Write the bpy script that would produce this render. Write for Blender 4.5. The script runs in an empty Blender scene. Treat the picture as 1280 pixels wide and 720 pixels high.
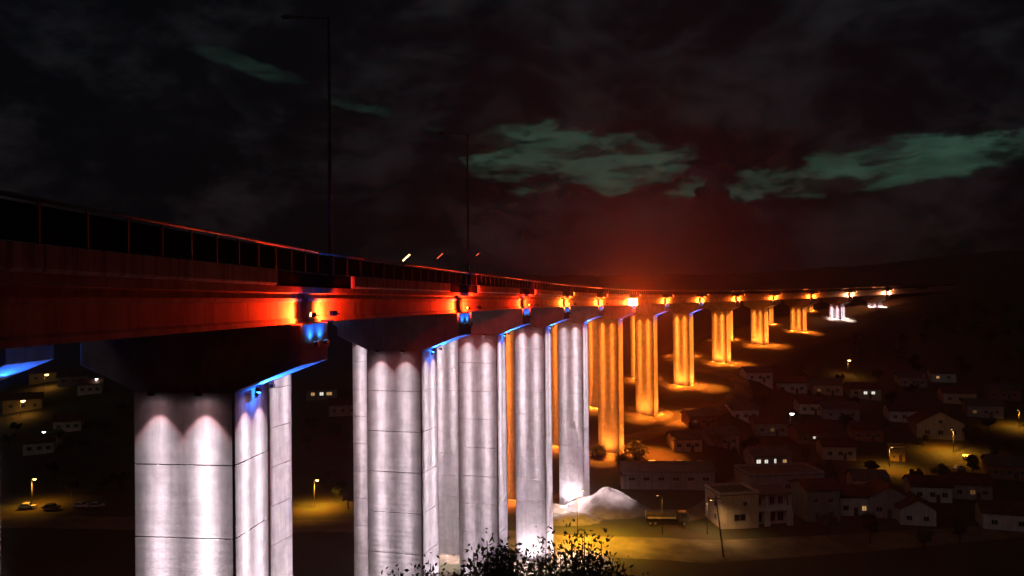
import bpy, math, random
from mathutils import Vector, Matrix, noise as mnoise

R = math.radians
random.seed(7)
S = bpy.context.scene
COL = S.collection

# ------------------------------------------------------------------ camera
F = 1000.0                       # focal length in photo pixels (1280 wide)
PITCH, ROLL = R(0.40), R(0.55)
fwd = Vector((0, math.cos(PITCH), math.sin(PITCH)))
up0 = Vector((0, -math.sin(PITCH), math.cos(PITCH)))
right0 = Vector((1, 0, 0))
cr = right0 * math.cos(ROLL) - up0 * math.sin(ROLL)
cu = up0 * math.cos(ROLL) + right0 * math.sin(ROLL)
cam_d = bpy.data.cameras.new('camera')
cam_d.sensor_width = 36.0
cam_d.lens = 36.0 * F / 1280.0
cam_d.clip_start = 0.2
cam_d.clip_end = 8000
cam = bpy.data.objects.new('camera', cam_d)
COL.objects.link(cam)
m = Matrix((cr, cu, -fwd)).transposed().to_4x4()
cam.matrix_world = m
S.camera = cam


def ray(px, py):
    d = fwd + cr * ((px - 640) / F) + cu * ((360 - py) / F)
    return d / d.y               # y component 1: multiply by depth


# ------------------------------------------------------------------ render settings
S.view_settings.view_transform = 'Standard'
S.view_settings.look = 'None'
S.view_settings.exposure = 0.0
S.view_settings.gamma = 1.0
S.view_settings.use_curve_mapping = False
S.render.engine = 'CYCLES'
cy = S.cycles
cy.use_denoising = True
cy.max_bounces = 3
cy.use_adaptive_sampling = True
cy.adaptive_threshold = 0.01
cy.adaptive_min_samples = 64
cy.diffuse_bounces = 1
cy.glossy_bounces = 1
cy.transmission_bounces = 3
cy.volume_bounces = 0
cy.sample_clamp_indirect = 4.0
cy.caustics_reflective = False
cy.caustics_refractive = False

# ------------------------------------------------------------------ world: night sky with torn cloud
W = bpy.data.worlds.new('World')
S.world = W
W.use_nodes = True
nt = W.node_tree
nt.nodes.clear()


class NG:
    """small helper for node graphs"""
    def __init__(s, nt):
        s.nt = nt

    def n(s, typ, **kw):
        nd = s.nt.nodes.new(typ)
        for k, v in kw.items():
            setattr(nd, k, v)
        return nd

    def link(s, a, b):
        s.nt.links.new(a, b)

    def put(s, sock, v):
        if isinstance(v, bpy.types.NodeSocket):
            s.nt.links.new(v, sock)
        else:
            sock.default_value = v

    def math(s, op, a, b=0.0, c=None):
        nd = s.n('ShaderNodeMath', operation=op)
        s.put(nd.inputs[0], a)
        s.put(nd.inputs[1], b)
        if c is not None:
            s.put(nd.inputs[2], c)
        return nd.outputs[0]

    def mix(s, f, a, b):
        nd = s.n('ShaderNodeMix', data_type='RGBA')
        s.put(nd.inputs[0], f)
        s.put(nd.inputs[6], a)
        s.put(nd.inputs[7], b)
        return nd.outputs[2]

    def noise(s, vec, scale, detail=5, rough=0.55, dist=0.0):
        nd = s.n('ShaderNodeTexNoise')
        s.put(nd.inputs['Vector'], vec)
        nd.inputs['Scale'].default_value = scale
        nd.inputs['Detail'].default_value = detail
        nd.inputs['Roughness'].default_value = rough
        nd.inputs['Distortion'].default_value = dist
        return nd.outputs['Fac']

    def ramp(s, f, lo, hi, a=0.0, b=1.0):
        nd = s.n('ShaderNodeMapRange', interpolation_type='SMOOTHSTEP')
        s.put(nd.inputs[0], f)
        for i, v in enumerate((lo, hi, a, b)):
            s.put(nd.inputs[i + 1], v)
        return nd.outputs[0]

    def comb(s, x, y, z):
        nd = s.n('ShaderNodeCombineXYZ')
        s.put(nd.inputs[0], x)
        s.put(nd.inputs[1], y)
        s.put(nd.inputs[2], z)
        return nd.outputs[0]

    def sep(s, v):
        nd = s.n('ShaderNodeSeparateXYZ')
        s.put(nd.inputs[0], v)
        return nd.outputs


g = NG(nt)
tc = g.n('ShaderNodeTexCoord')
sx, sy, sz = g.sep(tc.outputs['Generated'])
az = g.math('ARCTAN2', sx, sy)                     # 0 = straight ahead, + to the right
hor = g.math('SQRT', g.math('ADD', g.math('MULTIPLY', sx, sx), g.math('MULTIPLY', sy, sy)))
el = g.math('ARCTAN2', sz, hor)
cv = g.comb(sx, sy, g.math('MULTIPLY', sz, 2.6))    # flattened direction for banded cloud
wig = g.math('SUBTRACT', g.noise(cv, 5.5, 8, 0.6), 0.5)
wig2 = g.math('SUBTRACT', g.noise(cv, 15.0, 6, 0.6), 0.5)
wig3 = g.math('SUBTRACT', g.noise(cv, 48.0, 5, 0.65), 0.5)
fib = g.noise(g.comb(sx, sy, g.math('MULTIPLY', sz, 4.0)), 11.0, 8, 0.62, 0.4)


def gap(a0, e0, wa, we, slope=0.0, k=1.0):
    """a tear in the cloud round azimuth a0, elevation e0 (degrees)"""
    da = g.math('SUBTRACT', az, R(a0))
    de = g.math('SUBTRACT', g.math('SUBTRACT', el, R(e0)), g.math('MULTIPLY', da, slope))
    q = g.math('ADD', g.math('POWER', g.math('ABSOLUTE', g.math('DIVIDE', da, R(wa))), 2.0),
               g.math('POWER', g.math('ABSOLUTE', g.math('DIVIDE', de, R(we))), 2.0))
    q = g.math('ADD', q, g.math('MULTIPLY', wig, 6.5))
    q = g.math('ADD', q, g.math('MULTIPLY', wig2, 4.2))
    q = g.math('ADD', q, g.math('MULTIPLY', wig3, 1.6))
    return g.math('MULTIPLY', g.ramp(q, 1.35, 0.05), k)


gaps = gap(4.5, 9.6, 7.2, 2.0, 0.0)
gaps = g.math('MULTIPLY', gaps, 1.0)
for args in ((26.5, 8.3, 12.0, 1.35, 0.07), (-10.5, 13.0, 6.0, 0.5, -0.25, 0.4), (-17.0, 15.0, 4.0, 0.6, -0.25, 0.25),
             (52, 9.5, 13, 1.8, 0.0), (-62, 12, 14, 2.0, 0.1), (-120, 14, 22, 3.0, 0), (115, 13, 20, 2.6, 0)):
    gaps = g.math('MAXIMUM', gaps, gap(*args))
gaps = g.math('MULTIPLY', gaps, g.ramp(fib, 0.39, 0.57, 0.12, 1.0))
# heaped cumulus heads standing in front of the lower part of the tears
vor = g.n('ShaderNodeTexVoronoi', feature='SMOOTH_F1')
vor.inputs['Scale'].default_value = 11.0
vor.inputs['Detail'].default_value = 3.0
vor.inputs['Roughness'].default_value = 0.55
vor.inputs['Smoothness'].default_value = 0.25
g.link(g.comb(g.math('ADD', az, g.math('MULTIPLY', wig2, 0.05)), g.math('MULTIPLY', el, 1.2), 0.37), vor.inputs['Vector'])
heads = g.math('SUBTRACT', 0.42, vor.outputs['Distance'])
lowf = g.math('SUBTRACT', g.noise(g.comb(az, 0.0, 3.3), 3.2, 2, 0.5), 0.5)
top_el = g.math('ADD', g.math('ADD', R(7.4), g.math('MULTIPLY', heads, 0.12)), g.math('MULTIPLY', lowf, 0.10))
pillar_az = g.math('POWER', g.math('DIVIDE', g.math('SUBTRACT', az, R(14.2)), R(2.6)), 2.0)
top_el = g.math('ADD', top_el, g.math('MULTIPLY', g.math('EXPONENT', g.math('MULTIPLY', pillar_az, -1.0)), 0.09))
gaps = g.math('MULTIPLY', gaps, g.ramp(g.math('SUBTRACT', el, top_el), -0.0015, 0.006))
sky = g.n('ShaderNodeTexSky', sky_type='NISHITA', sun_disc=False)
sky.sun_elevation = R(-4.0)
sky.sun_rotation = R(20)
clear = g.mix(1.0, sky.outputs[0], (0, 0, 0, 1))
nd = g.n('ShaderNodeMix', data_type='RGBA', blend_type='MULTIPLY')
nd.inputs[0].default_value = 0.0
clear_col = g.mix(g.ramp(wig2, -0.15, 0.2), (0.013, 0.031, 0.023, 1), (0.030, 0.066, 0.048, 1))
veil = g.n('ShaderNodeMix', data_type='RGBA', blend_type='ADD')
veil.inputs[0].default_value = 1.0
g.link(clear_col, veil.inputs[6])
sc_sky = g.n('ShaderNodeMix', data_type='RGBA', blend_type='MULTIPLY')
sc_sky.inputs[0].default_value = 1.0
g.link(sky.outputs[0], sc_sky.inputs[6])
sc_sky.inputs[7].default_value = (0.02, 0.05, 0.035, 1)
g.link(sc_sky.outputs[2], veil.inputs[7])
# cloud: almost black overhead, brown-red towards the horizon where the town and the bridge light it
low = g.ramp(el, R(17), R(-2))
cl_n = g.ramp(g.math('ADD', g.noise(g.comb(sx, sy, g.math('MULTIPLY', sz, 1.7)), 5.2, 10, 0.62, 0.3), g.math('MULTIPLY', wig2, 0.25)), 0.42, 0.68)
cl_top = g.mix(cl_n, (0.0016, 0.0020, 0.0030, 1), (0.0092, 0.0098, 0.0118, 1))
cl_low = g.mix(cl_n, (0.0022, 0.0014, 0.0018, 1), (0.0120, 0.0072, 0.0078, 1))
cloud = g.mix(low, cl_top, cl_low)
final = g.mix(gaps, cloud, veil.outputs[2])
bg = g.n('ShaderNodeBackground')
g.link(final, bg.inputs[0])
bg.inputs[1].default_value = 1.0
out = g.n('ShaderNodeOutputWorld')
g.link(bg.outputs[0], out.inputs[0])

# one very weak, very soft directional light: added fill to lift caps and village fronts
sd = bpy.data.lights.new('fill_light', 'SUN')
sd.energy = 0.06
sd.angle = R(20)
sd.color = (1.0, 0.80, 0.74)
so = bpy.data.objects.new('fill_light', sd)
COL.objects.link(so)
so.rotation_euler = (R(58), 0, R(-25))


# ------------------------------------------------------------------ materials
MATS = {}


def mat(name, col, rough=0.8, var=0.25, scale=0.6, streak=0.0, band=0.0, bump=0.0, metal=0.0, spec=0.3,
        emit=None, estr=0.0, col2=None, coat=0.0, streak_scale=1.6):
    if name in MATS:
        return MATS[name]
    mt = bpy.data.materials.new(name)
    mt.use_nodes = True
    t = mt.node_tree
    q = NG(t)
    b = t.nodes['Principled BSDF']
    b.inputs['Roughness'].default_value = rough
    b.inputs['Metallic'].default_value = metal
    b.inputs['Specular IOR Level'].default_value = spec
    if coat:
        b.inputs['Coat Weight'].default_value = coat
    if emit:
        b.inputs['Base Color'].default_value = (*col, 1)
        b.inputs['Emission Color'].default_value = (*emit, 1)
        b.inputs['Emission Strength'].default_value = estr
        MATS[name] = mt
        return mt
    geo = q.n('ShaderNodeNewGeometry')
    x, y, z = q.sep(geo.outputs['Position'])
    nz = q.noise(geo.outputs['Position'], scale, 6, 0.6)
    dark = tuple(c * (1 - var) for c in col) if col2 is None else col2
    lite = tuple(min(1, c * (1 + var * 0.7)) for c in col)
    c = q.mix(q.ramp(nz, 0.35, 0.65), (*dark, 1), (*lite, 1))
    if streak:
        sv = q.comb(q.math('MULTIPLY', x, streak_scale), q.math('MULTIPLY', y, streak_scale), q.math('MULTIPLY', z, 0.12))
        sn = q.ramp(q.noise(sv, 1.0, 6, 0.65), 0.42, 0.66)
        c = q.mix(q.math('MULTIPLY', sn, streak), c, (col[0] * 0.3, col[1] * 0.27, col[2] * 0.25, 1))
    if band:
        bn = q.noise(q.comb(q.math('MULTIPLY', x, 0.08), q.math('MULTIPLY', y, 0.08), q.math('MULTIPLY', z, 3.2)), 1.0, 3, 0.5)
        c = q.mix(q.math('MULTIPLY', q.ramp(bn, 0.5, 0.7), band), c, (col[0] * 0.55, col[1] * 0.53, col[2] * 0.52, 1))
    q.link(c, b.inputs['Base Color'])
    if bump:
        bp = q.n('ShaderNodeBump')
        bp.inputs['Strength'].default_value = bump
        bp.inputs['Distance'].default_value = 0.05
        fn = q.noise(geo.outputs['Position'], scale * 6, 6, 0.65)
        if band:
            fn = q.math('ADD', fn, q.math('MULTIPLY', q.math('PINGPONG', z, 0.3), 0.6))
        q.link(fn, bp.inputs['Height'])
        q.link(bp.outputs[0], b.inputs['Normal'])
    MATS[name] = mt
    return mt


CONC = mat('pier_concrete', (0.42, 0.395, 0.38), 0.95, 0.15, 0.8, streak=0.3, band=0.03, bump=0.16, spec=0.1)
POOL_EARTH = mat('light_pool_earth', (0.15, 0.115, 0.075), 0.95, 0.55, 0.35, bump=0.5, col2=(0.07, 0.055, 0.035))  # pale tone paints in the floodlight pools at the pier feet
CAPC = mat('cap_concrete', (0.38, 0.36, 0.35), 0.85, 0.2, 0.5, streak=0.3, bump=0.3)
GIRD = mat('girder_concrete', (0.36, 0.335, 0.31), 0.8, 0.2, 0.5, streak=0.65, bump=0.3, streak_scale=1.1)
EDGE = mat('stained_edge_concrete', (0.40, 0.36, 0.32), 0.85, 0.2, 0.6, streak=0.85, bump=0.3, streak_scale=1.8)
SLABM = mat('slab_concrete', (0.32, 0.29, 0.27), 0.85, 0.2, 0.5, streak=0.5, bump=0.3)
ASPH = mat('asphalt', (0.05, 0.05, 0.05), 0.9, 0.2, 1.0, bump=0.3)
PANEL = mat('dark_parapet_panel', (0.014, 0.013, 0.013), 1.0, 0.4, 1.2, streak=0.5, spec=0.0)
STEEL = mat('dull_galvanised_steel', (0.30, 0.29, 0.28), 0.5, 0.2, 1.5, metal=0.4, bump=0.1)
DSTEEL = mat('dark_painted_steel', (0.035, 0.035, 0.037), 0.55, 0.2, 1.5)
WOOD = mat('weathered_pole_wood', (0.07, 0.055, 0.045), 0.9, 0.3, 1.0, streak=0.4, bump=0.3)
GRASS = mat('hillside_grass', (0.052, 0.056, 0.026), 0.95, 0.5, 0.09, bump=0.6, col2=(0.075, 0.050, 0.030))
DIRT = mat('dirt_road', (0.20, 0.155, 0.09), 0.95, 0.35, 0.16, bump=0.5)
GRAVEL = mat('pale_gravel', (0.20, 0.165, 0.14), 0.95, 0.25, 0.5, bump=0.8)
LEAF = mat('dark_leaf', (0.045, 0.060, 0.022), 0.7, 0.45, 0.8)
LEAF2 = mat('olive_leaf', (0.075, 0.080, 0.030), 0.7, 0.45, 0.8)
BARK = mat('bark', (0.07, 0.05, 0.035), 0.95, 0.3, 2.0, bump=0.4)
GLASSD = mat('dark_window_glass', (0.02, 0.022, 0.026), 0.12, 0.1, 1.0, spec=0.6)
RUBBER = mat('tyre_rubber', (0.02, 0.02, 0.02), 0.9, 0.2, 3.0)
HOUSING = mat('lamp_housing', (0.05, 0.05, 0.055), 0.5, 0.2, 3.0)


def lens_mat(name, col, s):
    return mat(name, (0.1, 0.1, 0.1), 0.4, emit=col, estr=s)


C_WHITE = (0.98, 0.81, 0.93)
C_ORANGE = (1.0, 0.225, 0.022)
C_RED = (1.0, 0.021, 0.0025)
C_AMBER = (1.0, 0.13, 0.010)
C_BLUE = (0.012, 0.13, 1.0)
C_SODIUM = (1.0, 0.40, 0.022)
LW = lens_mat('lit_lens_white', C_WHITE, 14)
LO = lens_mat('lit_lens_orange', (1.0, 0.45, 0.08), 14)
LR = lens_mat('lit_lens_red', (1.0, 0.33, 0.05), 25)
LB = lens_mat('lit_lens_blue', (0.05, 0.45, 1.0), 12)
LS = lens_mat('lit_lens_sodium', (1.0, 0.62, 0.16), 12)
LSR = lens_mat('lit_lens_reddish', (1.0, 0.14, 0.06), 1.2)
LCW = lens_mat('lit_lens_cool_white', (1.0, 0.98, 0.85), 10)


# ------------------------------------------------------------------ mesh helpers
class MB:
    def __init__(s):
        s.v, s.f = [], []

    def add(s, vs, fs):
        o = len(s.v)
        s.v += [tuple(p) for p in vs]
        s.f += [tuple(i + o for i in q) for q in fs]
        return s

    def box(s, x0, x1, y0, y1, z0, z1):
        return s.add([(x0, y0, z0), (x1, y0, z0), (x1, y1, z0), (x0, y1, z0), (x0, y0, z1), (x1, y0, z1), (x1, y1, z1), (x0, y1, z1)],
                     [(3, 2, 1, 0), (4, 5, 6, 7), (0, 1, 5, 4), (1, 2, 6, 5), (2, 3, 7, 6), (3, 0, 4, 7)])

    def prism(s, poly, a, b, fn):
        """extrude polygon poly [(p,q)] between a and b; fn(p,q,t) -> xyz"""
        n = len(poly)
        vs = [fn(p, q, a) for p, q in poly] + [fn(p, q, b) for p, q in poly]
        fs = [tuple(range(n))[::-1], tuple(range(n, 2 * n))]
        fs += [(i, (i + 1) % n, (i + 1) % n + n, i + n) for i in range(n)]
        return s.add(vs, fs)

    def tube(s, p0, p1, r0, r1=None, n=8, caps=True):
        r1 = r0 if r1 is None else r1
        p0, p1 = Vector(p0), Vector(p1)
        d = (p1 - p0).normalized()
        a = d.orthogonal().normalized()
        b = d.cross(a)
        vs = []
        for p, r in ((p0, r0), (p1, r1)):
            for i in range(n):
                t = 2 * math.pi * i / n
                vs.append(p + a * math.cos(t) * r + b * math.sin(t) * r)
        fs = [(i, (i + 1) % n, (i + 1) % n + n, i + n) for i in range(n)]
        if caps:
            fs += [tuple(range(n))[::-1], tuple(range(n, 2 * n))]
        return s.add(vs, fs)

    def mesh(s, name, mt, smooth=False, fix=True):
        me = bpy.data.meshes.new(name)
        me.from_pydata(s.v, [], s.f)
        if fix:
            import bmesh
            bm = bmesh.new()
            bm.from_mesh(me)
            bmesh.ops.recalc_face_normals(bm, faces=bm.faces)
            bm.to_mesh(me)
            bm.free()
        if smooth:
            for p in me.polygons:
                p.use_smooth = True
        me.materials.append(mt)
        return me

    def build(s, name, mt, parent=None, smooth=False, fix=True):
        return link(name, s.mesh(name, mt, smooth, fix), parent)


def link(name, me, parent=None, loc=None, rot=None):
    o = bpy.data.objects.new(name, me)
    COL.objects.link(o)
    if parent is not None:
        o.parent = parent
    if loc is not None:
        o.location = loc
    if rot is not None:
        o.rotation_euler = rot
    return o


def bevel(o, w, seg=1):
    md = o.modifiers.new('bevel', 'BEVEL')
    md.width = w
    md.segments = seg
    md.limit_method = 'ANGLE'
    return o


def tag(o, label=None, cat=None, group=None, kind=None):
    if label:
        o['label'] = label
    if cat:
        o['category'] = cat
    if group:
        o['group'] = group
    if kind:
        o['kind'] = kind
    return o


def thing(name, loc, rz, label, cat, group=None):
    o = bpy.data.objects.new(name, None)
    COL.objects.link(o)
    o.empty_display_size = 0.5
    o.location = loc
    o.rotation_euler = (0, 0, rz)
    return tag(o, label, cat, group)


def copy_tree(o, parent=None):
    c = o.copy()
    COL.objects.link(c)
    c.parent = parent
    for ch in list(o.children):
        copy_tree(ch, c)
    return c


LIGHTS = {}


def spot(parent, loc, direction, power, col, full_deg, blend=1.0, rad=0.06, name='lamp_light'):
    key = (round(power, 1), col, full_deg, blend, rad)
    if key not in LIGHTS:
        d = bpy.data.lights.new(name, 'SPOT')
        d.energy = power
        d.color = col
        d.spot_size = R(full_deg)
        d.spot_blend = blend
        d.shadow_soft_size = rad
        LIGHTS[key] = d
    o = bpy.data.objects.new(name, LIGHTS[key])
    COL.objects.link(o)
    o.parent = parent
    o.location = loc
    o.rotation_euler = Vector(direction).to_track_quat('-Z', 'Y').to_euler()
    return o


WASH = {}


def washer(parent, loc, direction, power, col, half=29.0, c=0.035, p=2.7, edge=None):
    """asymmetric wall washer: candela grows towards the axis so that the wall is lit evenly down its height"""
    key = (round(power, 1), col, half, c, p)
    if key not in WASH:
        d = bpy.data.lights.new('washer_light', 'SPOT')
        d.energy = power
        d.color = col
        d.spot_size = R(165)
        d.spot_blend = 0.5
        d.shadow_soft_size = 0.04
        d.use_nodes = True
        q = NG(d.node_tree)
        em = [n for n in d.node_tree.nodes if n.type == 'EMISSION'][0]
        tcn = q.n('ShaderNodeTexCoord')
        x, y, z = q.sep(tcn.outputs['Normal'])
        s2 = q.math('ADD', q.math('MULTIPLY', x, x), q.math('MULTIPLY', y, y))
        k = q.math('POWER', q.math('ADD', s2, c * c), -p / 2)
        se = math.sin(R(half))
        k = q.math('MULTIPLY', q.math('MULTIPLY', k, 0.02), q.ramp(s2, (se * 1.05) ** 2, (se * 0.88) ** 2, 0.10, 1.0))
        q.link(k, em.inputs['Strength'])
        if edge:
            f = q.ramp(s2, (math.sin(R(half)) * 0.7) ** 2, (math.sin(R(half)) * 1.0) ** 2)
            q.link(q.mix(f, (1, 1, 1, 1), (*edge, 1)), em.inputs['Color'])
        WASH[key] = d
    o = bpy.data.objects.new('washer_light', WASH[key])
    COL.objects.link(o)
    o.parent = parent
    o.location = loc
    o.rotation_euler = Vector(direction).to_track_quat('-Z', 'Y').to_euler()
    return o


def point(parent, loc, power, col, rad=0.1):
    key = ('p', power, col, rad)
    if key not in LIGHTS:
        d = bpy.data.lights.new('lamp_light', 'POINT')
        d.energy = power
        d.color = col
        d.shadow_soft_size = rad
        LIGHTS[key] = d
    o = bpy.data.objects.new('lamp_light', LIGHTS[key])
    COL.objects.link(o)
    o.parent = parent
    o.location = loc
    return o


# ------------------------------------------------------------------ bridge alignment (near outer edge), heading cubic
STA = [(-17.5, -27.8), (-15.3, 12.1), (-12.5, 52.0), (-5.1, 91.3), (2.7, 130.5), (12.0, 169.5), (23.4, 207.8), (37.6, 245.2), (54.8, 281.3),
       (75.1, 315.8), (98.5, 348.2), (124.6, 378.5), (153.0, 406.6), (183.3, 432.8), (214.9, 457.3), (247.2, 480.9), (279.6, 504.3)]
I0 = 1                            # STA[I0 + n] is pier n
RAIL = [3.4, 3.15, 2.80, 2.45, 2.15, 1.65, 1.15, 0.75, 0.5, 0.35, 0.3, 0.4, 0.7, 1.2, 1.9, 2.8, 3.8]
ZREF = [r - 2.75 for r in RAIL]
OFF = 18.6                        # second carriageway


def off(i):
    return OFF + (1.6 if i <= 2 else 0.0)


def heading(i):
    a = Vector(STA[max(0, i - 1)])
    b = Vector(STA[min(len(STA) - 1, i + 1)])
    d = b - a
    return math.atan2(d.x, d.y)


def lerp_tab(tab, x):
    if x <= tab[0][0]:
        return tab[0][1]
    for (x0, y0), (x1, y1) in zip(tab, tab[1:]):
        if x <= x1:
            t = (x - x0) / (x1 - x0)
            return y0 + (y1 - y0) * t
    return tab[-1][1]


def sstep(a, b, x):
    t = max(0, min(1, (x - a) / (b - a)))
    return t * t * (3 - 2 * t)


T_MID = [(-80, 4), (-6, -1.75), (4, -1.9), (14, -8.5), (30, -16), (140, -58), (210, -55.5), (245, -50), (281, -44), (315, -37.5), (348, -32), (378, -26.2),
         (408, -21.5), (433, -16.5), (458, -9.5), (490, -3), (560, 4), (800, 18), (1400, 26), (2500, 30)]
T_RIGHT = [(-80, 4), (-6, -1.75), (4, -1.9), (14, -8.5), (30, -16), (140, -58), (215, -57), (250, -54.5), (300, -49), (350, -42), (400, -35), (460, -25), (600, -4),
           (800, 14), (1400, 28), (2500, 32)]
T_LEFT = [(-80, 4), (-6, -1.75), (4, -1.9), (14, -8.5), (30, -16), (140, -58), (235, -56), (280, -50), (350, -37), (450, -22), (600, -2), (900, 18), (1400, 26), (2500, 30)]
CURVE_X = [(y, x - 8) for x, y in STA]


def ground(x, y):
    lat = x - lerp_tab(CURVE_X, min(y, 504))
    far = max(0.0, y - 504)
    lat -= far * 1.2
    # the camera-side slope only exists near the camera; the valley opens on both sides
    zm, zr, zl = lerp_tab(T_MID, y), lerp_tab(T_RIGHT, y), lerp_tab(T_LEFT, y)
    wr = 0.8 * sstep(26 + 4 * math.sin(y * 0.035), 42 + 4 * math.sin(y * 0.035), lat) + 0.2 * sstep(40, 90, lat)
    wl = sstep(-30, -75, lat)
    z = zm * (1 - wr - wl) + zr * wr + zl * wl
    z += 27 * math.exp(-((x - 640) / 230) ** 2 - ((y - 980) / 230) ** 2)
    amp = sstep(25, 60, y) * 0.7 * (1 - 0.75 * sstep(130, 150, y) * (1 - sstep(225, 260, y))) + sstep(300, 900, y) * 3
    z += amp * (mnoise.noise(Vector((x * 0.02, y * 0.02, 0))) * 1.2 + 0.4 * mnoise.noise(Vector((x * 0.09, y * 0.09, 3))))
    return z


def hit(px, py, lift=0.0):
    d = ray(px, py)
    y = 5.0
    while y < 2400:
        p = d * y
        if p.z <= ground(p.x, p.y) + lift:
            a, b = y - 3.0 if y > 5 else 1, y
            for _ in range(14):
                mid = (a + b) / 2
                p = d * mid
                if p.z <= ground(p.x, p.y) + lift:
                    b = mid
                else:
                    a = mid
            p = d * b
            return Vector((p.x, p.y, ground(p.x, p.y)))
        y += 3.0
    p = d * 800
    return Vector((p.x, p.y, ground(p.x, p.y)))


# ------------------------------------------------------------------ ground sheet
def axis(segs):
    r = []
    for a, b, st in segs:
        n = max(1, round((b - a) / st))
        r += [a + (b - a) * i / n for i in range(n)]
    return r + [segs[-1][1]]


gx = axis([(-1800, -500, 65), (-500, -160, 14), (-160, 260, 3.2), (260, 600, 12), (600, 2200, 65)])
gy = axis([(-80, 0, 6), (0, 320, 3.2), (320, 520, 5), (520, 900, 16), (900, 2500, 80)])
mb = MB()
mb.v = [(x, y, ground(x, y)) for y in gy for x in gx]
nx = len(gx)
mb.f = [(j * nx + i, j * nx + i + 1, (j + 1) * nx + i + 1, (j + 1) * nx + i) for j in range(len(gy) - 1) for i in range(nx - 1)]
o = mb.build('ground', GRASS, None, smooth=True, fix=False)
tag(o, kind='structure')


def strip(name, pts, mt, lift=0.06, step=2.5, across=4):
    """pts: list of (x, y, halfwidth) along a road, draped on the ground"""
    mb = MB()
    rows = []
    for (x0, y0, w0), (x1, y1, w1) in zip(pts, pts[1:]):
        L = math.hypot(x1 - x0, y1 - y0)
        n = max(1, int(L / step))
        for i in range(n):
            t = i / n
            rows.append((x0 + (x1 - x0) * t, y0 + (y1 - y0) * t, w0 + (w1 - w0) * t))
    rows.append(pts[-1])
    for i, (x, y, w) in enumerate(rows):
        a = rows[max(0, i - 1)]
        b = rows[min(len(rows) - 1, i + 1)]
        d = Vector((b[0] - a[0], b[1] - a[1])).normalized()
        nrm = Vector((d.y, -d.x))
        for k in range(across + 1):
            u = (k / across * 2 - 1) * w
            p = (x + nrm.x * u, y + nrm.y * u)
            mb.v.append((p[0], p[1], ground(*p) + lift))
    c = across + 1
    mb.f = [(i * c + k, i * c + k + 1, (i + 1) * c + k + 1, (i + 1) * c + k) for i in range(len(rows) - 1) for k in range(across)]
    o = mb.build(name, mt, None, smooth=True)
    return tag(o, kind='structure')


def pix_path(pts):
    return [(*hit(px, py).xy, w) for px, py, w in pts]


# valley road passing under the bridge, and the lit village street
strip('valley_road', [(-330, 205, 5), (-120, 203, 5), (-40, 196, 5), (10, 180, 6.5), (40, 176, 7), (75, 182, 6), (130, 192, 4), (250, 205, 4)], DIRT, 0.08)
strip('village_street', pix_path([(1010, 598, 3), (1060, 588, 4.0), (1110, 580, 4.6), (1160, 574, 5.0), (1210, 565, 4.6), (1250, 548, 4), (1280, 530, 4)]), ASPH, 0.10)
strip('access_track', pix_path([(765, 552, 3.5), (800, 546, 3.5), (840, 535, 3.5), (885, 519, 3.5), (917, 502, 3.5), (930, 486, 3.5), (922, 474, 3.5), (895, 466, 3), (870, 462, 3)]), DIRT, 0.12)
strip('side_street', pix_path([(835, 652, 3), (880, 640, 3.5), (905, 622, 3), (935, 600, 3)]), DIRT, 0.14)

# ------------------------------------------------------------------ viaduct piers
SEG_H = 4.6
CW, CD, CH = 6.8, 5.0, 0.13       # column: across, along, corner chamfer
CAP_W, CANT, CAP_D = 14.9, 4.35, 4.6


def seg_mesh():
    """one concrete lift of a column, top at z=0; local x = along heading, y = to the left of the heading"""
    mb = MB()
    def ring(ix, z):
        a, b, c = CD / 2 - ix, CW / 2 - ix, CH
        return [(a - c, -b, z), (a, -b + c, z), (a, b - c, z), (a - c, b, z), (-a + c, b, z), (-a, b - c, z), (-a, -b + c, z), (-a + c, -b, z)]
    e = 0.07
    rs = [ring(0, 0), ring(0, -0.02), ring(0, -SEG_H + e), ring(e, -SEG_H)]
    vs = [p for r in rs for p in r]
    fs = [(k * 8 + i, k * 8 + (i + 1) % 8, (k + 1) * 8 + (i + 1) % 8, (k + 1) * 8 + i) for k in range(3) for i in range(8)]
    fs += [tuple(range(8)), tuple(range(24, 32))]
    mb.add(vs, fs)
    return mb.mesh('column_segment', CONC)


SEG = seg_mesh()
# cap: profile in (y = left, z); top z=0, end at y=0 .. CAP_W
CAP_END, CAP_T = 2.55, 4.25
c0, c1 = CANT, CANT + CW
prof = [(0, 0), (CAP_W, 0), (CAP_W, -CAP_END), (c1 - 0.15, -CAP_T), (c0 + 0.15, -CAP_T), (0, -CAP_END)]
CAP = MB().prism(prof, -CAP_D / 2, CAP_D / 2, lambda p, q, t: (t, p, q)).mesh('pier_cap', CAPC)
# small floodlight: housing box with fins and yoke, lens a thin slab; shines along -Z
FH = MB().box(-0.22, 0.22, -0.16, 0.16, 0.0, 0.26)
for k in range(4):
    FH.box(-0.2, 0.2, -0.13 + 0.075 * k, -0.10 + 0.075 * k, 0.261, 0.33)
FH.box(-0.27, -0.235, -0.03, 0.03, 0.08, 0.45).box(0.235, 0.27, -0.03, 0.03, 0.08, 0.45).box(-0.27, 0.27, -0.03, 0.03, 0.452, 0.49)
FHM = FH.mesh('floodlight', HOUSING)
LENS = {}
for k, mm in (('glare', lens_mat('lit_lens_glare', (1.0, 0.55, 0.12), 120)), ('w', LW), ('o', LO), ('r', LR), ('b', LB)):
    LENS[k] = MB().box(-0.19, 0.19, -0.13, 0.13, -0.004, 0.02).mesh('lens', mm)


def flood(parent, loc, direction, kind, sc=1.0):
    o = link('floodlight', FHM, parent, loc)
    o.rotation_euler = Vector(direction).to_track_quat('-Z', 'Y').to_euler()
    o.scale = (sc, sc, sc)
    link('lens', LENS[kind], o)
    return o


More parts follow.
